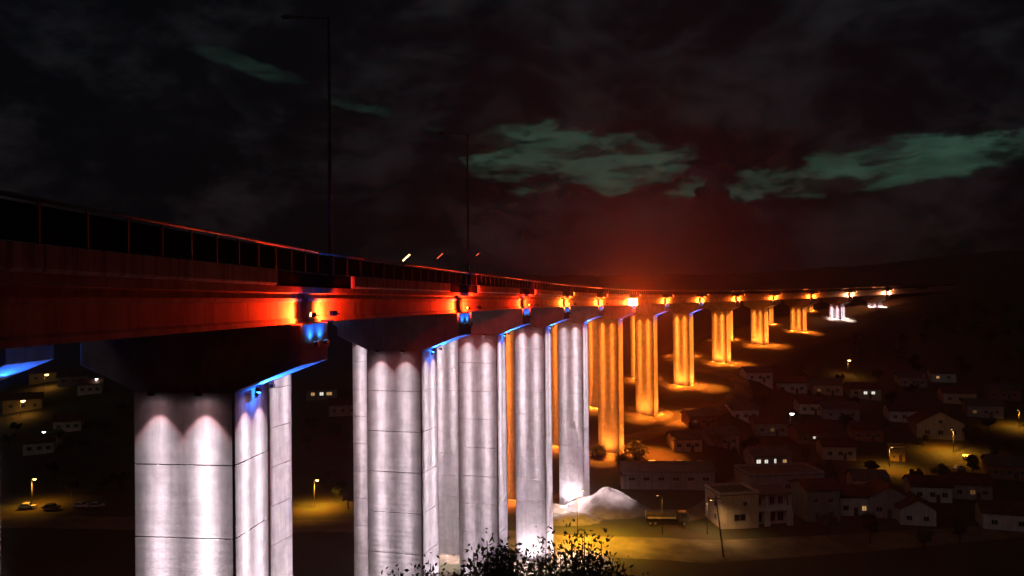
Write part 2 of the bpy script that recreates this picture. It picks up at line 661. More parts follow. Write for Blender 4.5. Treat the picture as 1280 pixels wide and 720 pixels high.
ORD = ['', 'first', 'second', 'third', 'fourth', 'fifth', 'sixth', 'seventh', 'eighth', 'ninth', 'tenth', 'eleventh', 'twelfth', 'thirteenth', 'fourteenth']
YAW_ADD = {2: 5, 3: 5, 4: 5, 5: 4, 6: 3}
CAP_TOP = -1.84


def pier(n, row):
    i = I0 + n
    h = heading(i) + R(YAW_ADD.get(n, 0))
    tip = Vector((*STA[i], 0))
    left = Vector((-math.cos(heading(i)), math.sin(heading(i)), 0))
    pos = tip + left * ((0.35 if row == 0 else off(i) + 0.35))
    ztop = ZREF[i] + CAP_TOP
    tone = 'white' if (n <= 5 or n >= 12) else 'orange'
    if row == 1:
        tone = 'white' if n <= 4 else 'orange'
    # local axes: +X along heading, +Y left
    leftv = Vector((-math.cos(h), math.sin(h), 0))
    ctr = pos + leftv * (CANT + CW / 2)
    gz = sum(ground(ctr.x + a, ctr.y + b) for a in (-4, 4) for b in (-4, 4)) / 4
    p = thing('bridge_pier', (pos.x, pos.y, 0), math.pi / 2 - h,
              ('%s pier of the near row counted from the left, concrete column lit %s' % (ORD[n], tone)) if row == 0 else
              ('%s pier of the rear row from the left, %s lit, behind the near row' % (ORD[n], tone)),
              'bridge pier', 'lit concrete piers of the near viaduct' if row == 0 else 'concrete piers of the rear viaduct')
    yc = CANT + CW / 2
    bevel(link('pier_cap', CAP, p, (0, 0, ztop)), 0.04)
    nseg = max(1, math.ceil((ztop - CAP_T - gz + 0.4) / SEG_H))
    for k in range(nseg):
        link('column_segment', SEG, p, (0, yc, ztop - CAP_T - k * SEG_H))
    return p, ztop, gz, tone


def light_pier(n, row, p, ztop, gz, tone):
    yc = CANT + CW / 2
    zt = ztop - CAP_T
    hcol = zt - gz
    col, kk = (C_WHITE, 'w') if tone == 'white' else (C_ORANGE, 'o')
    boost = 1.0 if tone == 'white' else 1.35
    if n >= 8:
        boost *= 1.25
    a = 0.95 if n <= 5 else 0.8
    fx, sy_ = -CD / 2 - a, yc - CW / 2 - a
    # wall washers under the cap: front face (towards the camera) and outer side face
    fl = []
    if row == 0 or n >= 3:
        fl += [((fx, yc + s * 1.55, zt - 0.10), (0.01, 0, -1)) for s in (-1, 1)]
    fl += [((s * 1.05, sy_, zt - 0.10), (0, 0.01, -1)) for s in (-1, 1)]
    for q, (loc, d) in enumerate(fl):
        flood(p, loc, d, kk, 0.8)
        wob = (1.0, 1.25, 0.85, 1.1)[(q + n) % 4]
        half = (36.0 if n == 1 else 42.0) if n <= 5 else 34.0
        washer(p, (loc[0], loc[1], loc[2] - 0.05), d, (2900 * (1.7 if n == 1 else 1.4) if tone == 'white' else 4200) * wob * boost, col, half, 0.030, 3.0, (1.0, 0.62, 0.60) if tone == 'white' else None)
    # ground uplights at the foot
    if hcol > 14 and n >= 2:
        up = (6500 if tone == 'white' else 4200) * boost
        if row == 0:
            flood(p, (-CD / 2 - 2.6, yc, gz + 0.7), (0.30, 0, 1), kk)
            spot(p, (-CD / 2 - 2.6, yc, gz + 0.75), (0.35, 0, 1), up, col, 160, 1.0, 0.15)
        flood(p, (0, yc - CW / 2 - 2.6, gz + 0.7), (0, 0.30, 1), kk)
        spot(p, (0, yc - CW / 2 - 2.6, gz + 0.75), (0, 0.35, 1), up, col, 160, 1.0, 0.15)
    # long-throw floods under the cap that make the pools of light on the ground
    if n >= 3:
        k_ = 1.0 if row == 0 else 0.6
        spot(p, (-CD / 2 - 2.4, yc, zt - 0.2), (-0.07, 0, -1), 230 * k_ * max(hcol, 12) ** 2, col, 20 if hcol > 22 else 40, 1.0, 0.08)
        if row == 0:
            spot(p, (0, yc - CW / 2 - 2.4, zt - 0.2), (0, -0.16 if n >= 6 else -0.07, -1), (330 if n >= 6 else 200) * max(hcol, 12) ** 2, col, (32 if n >= 6 else 20) if hcol > 22 else 44, 1.0, 0.08)
    if row == 0 or n <= 2:
        # blue pair on the cap end and under the cantilever
        if n <= 8:
            bs = (1.7 if n <= 3 else 0.9) * (0.85 if row else 1.0)
            for s in (-1, 1):
                flood(p, (s * 0.85, -0.42, ztop - 1.15), (0, 0.25, 1), 'b', 0.9)
                spot(p, (s * 0.85, -0.40, ztop - 1.25), (0, 0.35, -1), 280 * bs, C_BLUE, 150, 1.0, 0.08)
                spot(p, (s * 0.85, -0.40, ztop - 1.05), (0, 0.3, 1), 150 * bs, C_BLUE, 140, 1.0, 0.08)
            spot(p, (0.0, CANT - 0.9, zt - 0.3), (0, 1, -0.15), 260 * bs, C_BLUE, 150, 1.0, 0.08)
            flood(p, (-0.2, CANT - 0.55, zt - 0.25), (0, -0.45, 1), 'b', 0.8)
            spot(p, (0.0, CANT - 0.9, zt - 0.35), (0, -0.5, 1), 4000 * bs, C_BLUE, 120, 0.6, 0.08)
    if row == 0:
        # red or amber floods lighting the girder ends either side of the pier
        gc = C_RED if n <= 3 else (C_AMBER if n <= 11 else (1.0, 0.30, 0.12))
        pw = 14000 if n <= 1 else (17000 if n <= 5 else 22000)
        yl = -0.42 if n == 1 else -0.95
        for s in (-1, 1):
            bo = MB().box(s * 1.9 - 0.05, s * 1.9 + 0.05, yl - 0.18, 0.3, ztop + 0.02, ztop + 0.12).build('lamp_bracket', DSTEEL, p)
            flood(p, (s * 1.9, yl - 0.06, ztop + 0.60), (s * 0.55, 0.85, 0.12), 'r')
            spot(p, (s * 1.9 + s * 0.05, yl, ztop + 0.64), (s * 0.58, 0.80, 0.12), pw, gc, 134 if n == 1 else 140, 1.0, 0.10)


def stray_flood(p, ztop, n):
    # the one floodlight knocked round so that it shines straight back along the bridge at the viewer
    w = Vector((0, 0, 0)) - (p.location + Vector((0, 0, ztop)))
    rz = p.rotation_euler.z
    d = Vector((w.x * math.cos(-rz) - w.y * math.sin(-rz), w.x * math.sin(-rz) + w.y * math.cos(-rz), w.z)).normalized()
    loc = Vector((-2.6, -0.55, ztop + 0.45))
    MB().box(-2.65, -2.2, -0.58, 0.3, ztop + 0.03, ztop + 0.13).build('lamp_bracket', DSTEEL, p)
    for dy in (-0.7, 0.7):
        for dz in (-0.1, 0.95):
            flood(p, loc + Vector((0, dy, dz)), d, 'glare', 3.2)
    spot(p, loc + d * 0.5, d, 120000, (1.0, 0.06, 0.006), 80, 1.0, 0.3)


def pool_disc(n, row):
    # pale disc draped round a pier foot: pool of light put into the ground colour
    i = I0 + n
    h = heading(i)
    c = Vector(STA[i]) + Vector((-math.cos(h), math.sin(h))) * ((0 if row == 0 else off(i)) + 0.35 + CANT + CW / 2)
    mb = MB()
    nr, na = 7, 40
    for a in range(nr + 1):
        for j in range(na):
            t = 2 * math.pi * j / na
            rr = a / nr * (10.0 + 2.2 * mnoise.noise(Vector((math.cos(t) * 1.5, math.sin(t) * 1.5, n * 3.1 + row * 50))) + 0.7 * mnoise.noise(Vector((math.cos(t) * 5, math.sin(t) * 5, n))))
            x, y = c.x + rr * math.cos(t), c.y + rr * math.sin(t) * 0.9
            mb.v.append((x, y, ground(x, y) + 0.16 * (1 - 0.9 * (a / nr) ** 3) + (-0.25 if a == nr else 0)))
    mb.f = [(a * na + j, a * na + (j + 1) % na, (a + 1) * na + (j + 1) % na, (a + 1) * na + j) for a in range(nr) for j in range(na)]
    return tag(mb.build('light_pool_disc', POOL_EARTH, None, smooth=True), kind='structure')


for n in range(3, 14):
    pool_disc(n, 0)
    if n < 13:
        pool_disc(n, 1)
for n in range(1, 14):
    pr = pier(n, 0)
    light_pier(n, 0, *pr)
    if n == 6:
        stray_flood(pr[0], pr[1], n)
for n in range(1, 13):
    pr = pier(n, 1)
    light_pier(n, 1, *pr)


# ------------------------------------------------------------------ decks
def deck(row):
    base = Vector((*STA[0], 0))
    d = thing('viaduct_deck', (STA[I0 + 1][0], STA[I0 + 1][1], 0), 0,
              'near concrete viaduct deck with stained edge beams and dark railing, red lit along its girder' if row == 0 else
              'rear concrete viaduct deck hidden behind the near one, a strip of its parapet in view', 'viaduct')
    org = d.location.copy()
    pts = []
    for i in range(len(STA)):
        h = heading(i)
        offs = 0 if row == 0 else off(i)
        pts.append(Vector((STA[i][0] - math.cos(h) * offs, STA[i][1] + math.sin(h) * offs, ZREF[i])))
    for i in range(len(STA) - 1):
        A, B = pts[i], pts[i + 1]
        dv = B - A
        L = dv.length
        t = dv / L
        lf = Vector((-t.y, t.x, 0)).normalized()

        def P(s, u, z):
            return A + t * s + lf * u + Vector((0, 0, z)) - org

        def bar(name, poly, s0, s1, mt):
            return MB().prism(poly, s0, s1, lambda p, q, tt: P(tt, p, q)).build(name, mt, d)
        # girders (I section)
        for k, u in enumerate((1.42, 4.5, 7.6, 10.7, 13.8)):
            if row == 1 and k > 0 and i > 6:
                continue
            w, tw = 0.42, 0.17
            poly = [(u - w, -1.82), (u + w, -1.82), (u + w, -1.58), (u + tw, -1.40), (u + tw, -0.52), (u + w, -0.40), (u + w, -0.24), (u + 0.12, -0.24), (u + 0.12, 0.097), (u - 0.12, 0.097), (u - 0.12, -0.24), (u - w, -0.24),
                    (u - w, -0.40), (u - tw - 0.12, -0.50), (u - tw - 0.12, -1.46), (u - w, -1.58)]
            bar('girder', poly, 0.45, L - 0.45, GIRD)
        bar('deck_slab', [(0.32, 0.10), (0.32, 0.47), (15.2, 0.47), (15.2, 0.10)][::-1], 0.05, L - 0.05, SLABM)
        bar('road_surface', [(0.8, 0.474), (0.8, 0.62), (14.7, 0.62), (14.7, 0.474)][::-1], 0.0, L, ASPH)
        # edge beam: missing over the piers, where a darker set-back upstand shows
        s0, s1 = (6.0, L - 7.5) if 0 < i else (0.1, L - 7.5)
        if i == len(STA) - 2:
            s1 = L
        ne = 4 if row == 0 else 1
        for k in range(ne):
            a = s0 + (s1 - s0) * k / ne + 0.012
            b = s0 + (s1 - s0) * (k + 1) / ne - 0.012
            bevel(bar('edge_beam', [(-0.02, 0.60), (-0.02, 1.36), (0.30, 1.36), (0.30, 0.478), (0.1, 0.478)][::-1], a, b, EDGE), 0.025)
        bar('upstand', [(0.36, 0.476), (0.36, 1.34), (0.60, 1.34), (0.60, 0.476)][::-1], 0.02, L - 0.02, PANEL)
        bar('upstand', [(14.72, 0.478), (14.72, 1.5), (15.0, 1.5), (15.0, 0.478)][::-1], 0.02, L - 0.02, PANEL)
        # parapet: posts, dark panels, handrail
        if row == 0:
            npn = 16
            for k in range(npn):
                s = L * (k + 0.02) / npn
                MB().box(-0.05, 0.05, -0.05, 0.05, 0, 1.32)
                po = MB()
                po.prism([(0.10, 1.362), (0.10, 2.68), (0.20, 2.68), (0.20, 1.362)][::-1], s - 0.05, s + 0.05, lambda p, q, tt: P(tt, p, q))
                po.build('parapet_post', DSTEEL, d)
                a, b = s + 0.07, s + L / npn - 0.07
                bar('parapet_panel', [(0.19, 1.40), (0.19, 2.58), (0.22, 2.58), (0.22, 1.40)][::-1], a, b, PANEL)
            h = MB()
            h.tube(P(0, 0.11, 2.74), P(L, 0.11, 2.74), 0.085, n=8)
            h.build('handrail', STEEL, d, smooth=True)
        else:
            bar('parapet_panel', [(0.19, 1.37), (0.19, 2.6), (0.25, 2.6), (0.25, 1.37)][::-1], 0, L, PANEL)
    return d


deck(0)
deck(1)


# ------------------------------------------------------------------ lamp masts on the deck
def deck_point(i, s, u, z):
    A = Vector((*STA[i], ZREF[i]))
    B = Vector((*STA[i + 1], ZREF[i + 1]))
    t = (B - A).normalized()
    lf = Vector((-t.y, t.x, 0)).normalized()
    return A + t * s + lf * u + Vector((0, 0, z)), math.atan2(t.x, t.y)


mast = None
for n in range(1, 3):
    p, h = deck_point(I0 + n, 3.4, 0.72, 0.62)
    lab = '%s tall unlit lamp mast rising from the deck, counted from the left' % ORD[n]
    if mast is None:
        mast = thing('lamp_mast', p, -h, lab, 'lamp mast', 'tall unlit lamp masts on the viaduct')
        MB().tube((0, 0, 0), (0, 0, 18.7), 0.16, 0.085, 10).build('pole', DSTEEL, mast, smooth=True)
        MB().box(-0.26, 0.26, -0.26, 0.26, 0.0, 0.04).build('base_plate', DSTEEL, mast)
        MB().tube((0.12, 0, 18.6), (-2.7, 0, 18.92), 0.05, 0.045, 8).build('arm', DSTEEL, mast, smooth=True)
        hd = MB().prism([(-2.65, 18.86), (-3.5, 18.92), (-3.5, 19.0), (-3.1, 19.08), (-2.65, 19.02)], -0.14, 0.14, lambda a, b, t: (a, t, b)).build('lamp_head', DSTEEL, mast)
        MB().box(-3.4, -2.9, -0.1, 0.1, 18.84, 18.872).build('diffuser', GLASSD, hd)
    else:
        c = copy_tree(mast)
        c.location = p
        c.rotation_euler = (0, 0, -h)
        c['label'] = lab

# lit lamp heads on the rear deck
for k, (px, py, s, ln, lm) in enumerate(((508, 322, 174, 1.9, LS), (550, 320, 196, 1.8, LSR), (597, 318, 232, 1.0, LSR))):
    c = ray(px, py) * s
    b = Vector((c.x - 0.3, c.y, 1.0))
    t = thing('deck_lamp', b, 0, ['brightest tilted lamp head glowing yellow above the rail', 'small reddish tilted lamp head right of the bright yellow one',
                                  'faintest reddish lamp head above the rail, rightmost of three'][k], 'street lamp', 'lit lamp heads above the rail')
    e = c - b
    MB().tube((0, 0, -0.6), (0, 0, e.z - 0.5), 0.07, 0.05, 6).build('pole', DSTEEL, t)
    a0, a1 = Vector((e.x - ln * 0.4, 0, e.z - ln * 0.36)), Vector((e.x + ln * 0.4, 0, e.z + ln * 0.36))
    hd = MB().tube(a0, a1, 0.14, 0.16, 8).build('lamp_head', DSTEEL, t)
    MB().tube(a0 + Vector((0, -0.12, -0.02)), a1 + Vector((0, -0.12, -0.02)), 0.12, 0.13, 8).build('diffuser', lm, hd)

# ------------------------------------------------------------------ street lamps, poles
def street_lamp(px, py, h, label, power=2500, col=C_SODIUM, lens=LS, arm=(1.2, 0), group='street lamps', lean=0, open_=False, head=1.0):
    b = hit(px, py)
    t = thing('street_lamp', b, 0, label, 'street lamp', group)
    MB().tube((0, 0, -0.2), (0, 0, h), 0.10, 0.06, 8).build('pole', STEEL if open_ else DSTEEL, t, smooth=True)
    ax, ay = arm
    MB().tube((0, 0, h - 0.05), (ax, ay, h + 0.25), 0.045, 0.04, 6).build('arm', STEEL if open_ else DSTEEL, t)
    d = Vector((ax, ay, 0)).normalized()
    s = Vector((-d.y, d.x, 0))
    def box(z0, z1, l0, l1, w):
        m_ = MB()
        c = [Vector((ax, ay, h)) + d * l + s * k + Vector((0, 0, z)) for z in (z0, z1) for l, k in ((l0, -w), (l1, -w), (l1, w), (l0, w))]
        return m_.add(c, [(0, 1, 2, 3), (4, 5, 6, 7), (0, 1, 5, 4), (1, 2, 6, 5), (2, 3, 7, 6), (3, 0, 4, 7)])
    hd = box(0.16, 0.34, -0.35 * head, 0.35 * head, 0.16 * head).build('lamp_head', HOUSING, t)
    if open_:
        m_ = MB()
        for i in range(6):
            for j in range(10):
                pass
        m_.add([(ax + 0.30 * head * math.cos(a) * math.sin(b_), ay + 0.30 * head * math.sin(a) * math.sin(b_), h - 0.02 - 0.26 * head * math.cos(b_) + 0.15)
                for b_ in (0.05, 0.55, 1.05, 1.5) for a in [2 * math.pi * k / 10 for k in range(10)]],
               [(r * 10 + k, r * 10 + (k + 1) % 10, (r + 1) * 10 + (k + 1) % 10, (r + 1) * 10 + k) for r in range(3) for k in range(10)] + [tuple(range(10))])
        m_.build('diffuser', lens, hd, smooth=True)
    else:
        box(0.125, 0.157, -0.28, 0.28, 0.12).build('diffuser', lens, hd)
    if power:
        spot(t, (ax, ay, h - 0.15 - (0.28 * head if open_ else 0)), (0, 0, -1), power, col, 150, 0.8, 0.12)
    return t


street_lamp(40, 632, 7.2, 'lit street lamp left of the first pier, by the valley road', 5000, arm=(0.9, -0.3), open_=True, head=1.5)
street_lamp(393, 634, 7.2, 'lit street lamp between the first and second near piers', 14000, arm=(0.9, -0.3), open_=True, head=1.5)
street_lamp(722, 677, 11.5, 'thin lamp pole beside the fifth pier over the yellow lit road', 42000, col=(1.0, 0.52, 0.02), arm=(1.4, -0.4))
street_lamp(828, 668, 9.0, 'lamp pole on the yellow road behind the parked truck', 1500, arm=(-1.2, -0.4))
street_lamp(1060, 470, 7.0, 'orange lamp high on the right hillside', 1500, col=(1, .42, .06), arm=(0.5, -0.4), open_=True, head=2.2)
street_lamp(1192, 566, 7.5, 'shielded street lamp lighting the yellow village street', 14000, arm=(-1.0, -0.8))
street_lamp(1112, 586, 6.5, 'shielded street lamp before the small yellow lit building', 7000, arm=(0.6, -0.5))
street_lamp(884, 668, 8.0, 'shielded street lamp left of the cream two storey house', 3800, col=(1.0, 0.58, 0.24), arm=(0.9, -0.6))
street_lamp(1274, 534, 6.0, 'lamp at the right edge of the picture by the hillside', 5000, arm=(-0.5, -0.4))
street_lamp(988, 538, 6.0, 'white street lamp above the dark village roofs', 500, col=(1, .95, .85), lens=LCW, arm=(0.5, -0.4), open_=True, head=2.6)


def mast_pole(px, py, h, tilt, label, cross=True):
    b = hit(px, py)
    t = thing('utility_pole', b, 0, label, 'utility pole', 'utility poles')
    top = Vector((-math.sin(tilt) * h, 0, math.cos(tilt) * h))
    MB().tube((0, 0, -0.3), top, 0.2, 0.13, 8).build('pole', WOOD, t, smooth=True)
    if cross:
        c = top * 0.95
        MB().box(c.x - 1.1, c.x + 1.1, c.y - 0.30, c.y - 0.16, c.z - 0.08, c.z + 0.08).build('cross_arm', WOOD, t)
        for k in (-0.95, -0.4, 0.4, 0.95):
            MB().tube((c.x + k, c.y - 0.23, c.z + 0.082), (c.x + k, c.y - 0.23, c.z + 0.3), 0.06, 0.04, 6).build('insulator', STEEL, t)
    return t


mast_pole(905, 697, 13.5, R(7), 'leaning dark utility pole left of the cream house')
mast_pole(435, 636, 6.0, 0, 'thin bare pole left of the second pier', False)


# ------------------------------------------------------------------ buildings
WALLS = {'cream': mat('cream_plaster', (0.62, 0.50, 0.36), 0.9, 0.12, 0.3, streak=0.3, bump=0.1),
         'white': mat('white_plaster', (0.68, 0.64, 0.60), 0.9, 0.12, 0.3, streak=0.3, bump=0.1),
         'grey': mat('grey_plaster', (0.36, 0.34, 0.33), 0.9, 0.15, 0.3, streak=0.35, bump=0.1),
         'green': mat('pale_green_plaster', (0.22, 0.28, 0.23), 0.9, 0.12, 0.3, streak=0.3, bump=0.1),
         'ochre': mat('ochre_plaster', (0.60, 0.42, 0.16), 0.9, 0.12, 0.3, streak=0.3, bump=0.1),
         'brick': mat('hollow_brick', (0.30, 0.15, 0.09), 0.9, 0.2, 1.0, bump=0.3)}
ROOF = mat('clay_tile_roof', (0.13, 0.06, 0.045), 0.9, 0.35, 0.5, streak=0.5, bump=0.6)
ROOFG = mat('fibre_cement_roof', (0.13, 0.12, 0.12), 0.9, 0.25, 0.5, streak=0.4, bump=0.4)
FRAME = mat('window_frame_paint', (0.45, 0.43, 0.40), 0.6, 0.1, 1.0)
DOORM = mat('door_paint', (0.10, 0.07, 0.05), 0.6, 0.2, 1.0)
LITW = lens_mat('lit_window_white', (1.0, 0.95, 0.80), 0.9)
LITD = lens_mat('dim_lit_window', (1.0, 0.45, 0.14), 0.10)
LITY = lens_mat('lit_window_warm', (1.0, 0.55, 0.18), 0.5)


def window(t, x, z, w, h, y=0.0, pane=None, side=None):
    """on the front wall (local y = 0, facing -Y) or with side=(X) on a wall facing -X / +X"""
    def bx(m_, a, b, z0, z1, y0, y1):
        if side is None:
            m_.box(a, b, y + y0, y + y1, z0, z1)
        else:
            sx_, sg = side
            xs = sorted((sx_ - sg * y0, sx_ - sg * y1))
            m_.box(xs[0], xs[1], a, b, z0, z1)
    fr = MB()
    f_ = 0.09
    bx(fr, x - w / 2, x + w / 2, z + h - f_, z + h, -0.05, 0.03)
    bx(fr, x - w / 2 - 0.08, x + w / 2 + 0.08, z - 0.06, z + f_, -0.10, 0.03)
    for c in (x - w / 2 + f_ / 2, x, x + w / 2 - f_ / 2):
        bx(fr, c - f_ / 2, c + f_ / 2, z + f_ + 0.002, z + h - f_ - 0.002, -0.045, 0.03)
    o = fr.build('window', FRAME, t)
    p_ = MB()
    bx(p_, x - w / 2 + 0.05, x + w / 2 - 0.05, z + 0.05, z + h - 0.05, -0.022, 0.028)
    p_.build('pane', pane or GLASSD, o)
    return o


HOUSES = []


def house(px, py, w, d, h, yaw, label, wall='white', roof='gable', rh=2.0, wins=(), door=None, over=0.5, axis_x=True, side_wins=(), roofm=None, dz=0.0):
    b = hit(px, py)
    b.z -= 0.25
    t = thing('house', (b.x, b.y, b.z + dz), yaw, label, 'house', 'houses of the village')
    HOUSES.append((b.copy(), label))
    W_ = WALLS[wall]
    mbw = MB().box(-w / 2, w / 2, 0, d, -2.5, h)
    if roof == 'gable':
        if axis_x:
            pl = [(0, h), (d / 2, h + rh), (d, h)]
            mbw.prism(pl, -w / 2, w / 2, lambda p, q, u: (u, p, q))
        else:
            pl = [(-w / 2, h), (0, h + rh), (w / 2, h)]
            mbw.prism(pl, 0, d, lambda p, q, u: (p, u, q))
    mbw.build('wall', W_, t)
    rm = roofm or ROOF
    if roof == 'gable':
        if axis_x:
            k = rh / (d / 2)
            pl = [(-over, h - over * k + 0.02), (d / 2, h + rh + 0.02), (d + over, h - over * k + 0.02), (d + over, h - over * k + 0.2), (d / 2, h + rh + 0.22), (-over, h - over * k + 0.2)]
            rf = MB().prism(pl, -w / 2 - over, w / 2 + over, lambda p, q, u: (u, p, q)).build('roof', rm, t)
        else:
            k = rh / (w / 2)
            pl = [(-w / 2 - over, h - over * k + 0.02), (0, h + rh + 0.02), (w / 2 + over, h - over * k + 0.02), (w / 2 + over, h - over * k + 0.2), (0, h + rh + 0.22), (-w / 2 - over, h - over * k + 0.2)]
            rf = MB().prism(pl, -over, d + over, lambda p, q, u: (p, u, q)).build('roof', rm, t)
    elif roof == 'flat':
        MB().box(-w / 2 - 0.12, w / 2 + 0.12, -0.12, d + 0.12, h + 0.003, h + 0.22).build('roof', rm, t)
        m_ = MB()
        for a in ((-w / 2 - 0.1, w / 2 + 0.1, -0.1, 0.08), (-w / 2 - 0.1, w / 2 + 0.1, d - 0.08, d + 0.1), (-w / 2 - 0.1, -w / 2 + 0.08, 0.082, d - 0.082), (w / 2 - 0.08, w / 2 + 0.1, 0.082, d - 0.082)):
            m_.box(a[0], a[1], a[2], a[3], h + 0.222, h + 0.85)
        m_.build('roof_parapet', W_, t)
    elif roof == 'shed':
        pl = [(-over, h + 0.02), (d + over, h + rh), (d + over, h + rh + 0.15), (-over, h + 0.17)]
        MB().prism([(0, h - 0.01), (d, h - 0.01), (d, h + rh - 0.1)], -w / 2 + .01, w / 2 - .01, lambda p, q, u: (u, p, q)).build('gable_infill', W_, t)
        MB().prism(pl, -w / 2 - over, w / 2 + over, lambda p, q, u: (u, p, q)).build('roof', rm, t)
    for wn in wins:
        window(t, *wn[:4], pane=wn[4] if len(wn) > 4 else None)
    for wn in side_wins:
        window(t, *wn[:4], side=(-w / 2, 1), pane=wn[4] if len(wn) > 4 else None)
    if door is not None:
        dd = MB().box(door - 0.5, door + 0.5, -0.04, 0.02, 0.2, 2.4).build('door', DOORM, t)
        MB().box(door + 0.34, door + 0.42, -0.09, -0.042, 1.2, 1.3).build('handle', STEEL, dd)
    return t


# cream two-storey house with balcony (most visible house)
t = house(925, 661, 9.8, 9, 8.3, R(10), 'cream two storey house with balcony, brightest house beyond the leaning pole', 'cream', 'flat', roofm=ROOFG,
          wins=((0.0, 2.1, 3.0, 1.7), (1.4, 5.6, 1.1, 1.1)), side_wins=((3, 2.0, 1.4, 1.4), (3, 5.2, 1.4, 1.4), (6.5, 5.2, 1.4, 1.4)))
# balcony wing of the same house
MB().box(4.92, 13.6, 2.4, 9.0, -2.5, 7.9).build('balcony_wing', WALLS['white'], t)
MB().box(4.95, 13.7, 0.2, 2.38, 3.9, 4.15).build('balcony_floor', WALLS['white'], t)
MB().box(4.95, 13.7, 0.2, 0.36, 4.152, 5.05).build('balcony_wall', WALLS['white'], t)
for k in (7.4, 13.4):
    MB().box(k - 0.75, k + 0.75, 0.42, 0.9, -2.5, 3.897).build('pillar', WALLS['white'], t)
    MB().box(k - 0.3, k + 0.3, 0.42, 0.9, 4.153, 7.9).build('pillar', WALLS['white'], t)
MB().box(4.95, 14.0, -0.1, 9.1, 7.903, 8.15).build('wing_roof', ROOFG, t)
for k in (6.1, 9.6, 11.8):
    window(t, k, 5.0, 1.3, 1.9, y=2.4)
    window(t, k, 0.9, 1.6, 2.2, y=2.4)
house(985, 622, 21, 12, 6.2, R(6), 'long dark flat roofed block directly behind the cream house', 'grey', 'flat', roofm=ROOFG,
      wins=tuple((-8 + 4 * k, 2.6, 1.6, 1.4) for k in range(5)))
house(1030, 652, 8.5, 10, 8.0, R(4), 'pale green plastered house right of the cream house', 'green', 'gable', 1.6, wins=((-2, 4.8, 1.3, 1.3), (1.8, 4.8, 1.3, 1.3), (1.8, 1.5, 1.3, 1.3)), door=-1.6)
house(1068, 645, 8.6, 8, 5.2, R(-6), 'white walled house under a dark roof, left of the gabled pair', 'white', 'gable', 2.0, wins=((-2, 1.6, 1.4, 1.3), (2.4, 1.6, 1.2, 1.3, LITY)), door=0.4)
house(1112, 648, 9.5, 10, 5.6, R(-12), 'low gabled grey house with pale eaves, left of a gabled pair', 'grey', 'gable', 2.6, wins=((-2.4, 1.8, 1.5, 1.3), (2.2, 1.8, 1.5, 1.3)), door=0, axis_x=False)
house(1148, 657, 8.0, 8, 4.2, R(-14), 'low gabled white house at the dark right, right of a gabled pair', 'white', 'gable', 2.2, wins=((-2.0, 1.4, 1.3, 1.2), (1.8, 1.4, 1.3, 1.2)), axis_x=False)
house(1265, 664, 12, 8, 4.4, R(-18), 'pale walled house at the right edge of the picture', 'white', 'gable', 1.8, wins=((-3.6, 1.5, 1.4, 1.2), (2, 1.5, 1.4, 1.2)))
house(1176, 549, 15, 12, 5.6, R(-14), 'large gabled cream house above the yellow lit street', 'cream', 'gable', 4.2, wins=((-4.2, 1.8, 1.7, 1.5), (0, 1.8, 1.7, 1.5), (4.2, 1.8, 1.7, 1.5), (0, 5.6, 1.3, 1.2)), axis_x=False, over=0.8)
house(1122, 577, 4.4, 5, 4.3, R(-16), 'small ochre building lit bright yellow beside the village street', 'ochre', 'flat', roofm=ROOFG, wins=((-1.0, 1.4, 0.8, 0.8),), door=0.9)
house(836, 612, 25, 10, 5.2, R(-3), 'long low grey warehouse behind the gravel mound', 'grey', 'gable', 1.6, wins=tuple((-10 + 4.0 * k, 2.6, 1.8, 1.1) for k in range(6)), roofm=ROOFG)
house(784, 611, 3.2, 3, 3.9, R(0), 'small white hut at the left end of the warehouse', 'white', 'shed', 0.5, wins=((-.5, 1.6, .9, .9),), roofm=ROOFG)
HS = [(932, 527, 10, 9, 4.5, 8, 'white', 'dim gabled house left of the white street lamp'),
      (965, 545, 11, 9, 4.6, -6, 'grey', 'dim grey house below and left of the white street lamp'),
      (905, 560, 10, 8, 4.4, 5, 'grey', 'dim grey house above the warehouse roof'),
      (990, 492, 13, 9, 4.8, 4, 'white', 'dim pale house on the slope, left of two below the orange hill lamp'),
      (1035, 494, 12, 9, 4.6, -5, 'cream', 'dim pale house on the slope just below the orange hill lamp'),
      (1082, 499, 12, 9, 4.6, -8, 'cream', 'hillside house with two white lit windows'),
      (1052, 525, 13, 9, 4.5, -4, 'grey', 'dark house with a pale eave line below the two lit windows'),
      (1018, 556, 11, 9, 4.5, 3, 'brick', 'brick house with one pinkish lit window'),
      (966, 588, 12, 8, 4.8, 6, 'grey', 'dark house with a row of bright white windows behind the cream house'),
      (1085, 552, 10, 8, 4.4, -10, 'brick', 'dark brick house left of the small yellow building'),
      (1232, 522, 12, 9, 4.8, -18, 'grey', 'dim grey house right of the large gabled house'),
      (1200, 505, 12, 9, 4.8, -14, 'cream', 'dim cream house behind the large gabled house'),
      (1262, 600, 11, 9, 4.5, -20, 'brick', 'dark brick house right of the village street'),
      (1215, 625, 10, 9, 4.5, -16, 'grey', 'dark house below the village street at the right')]
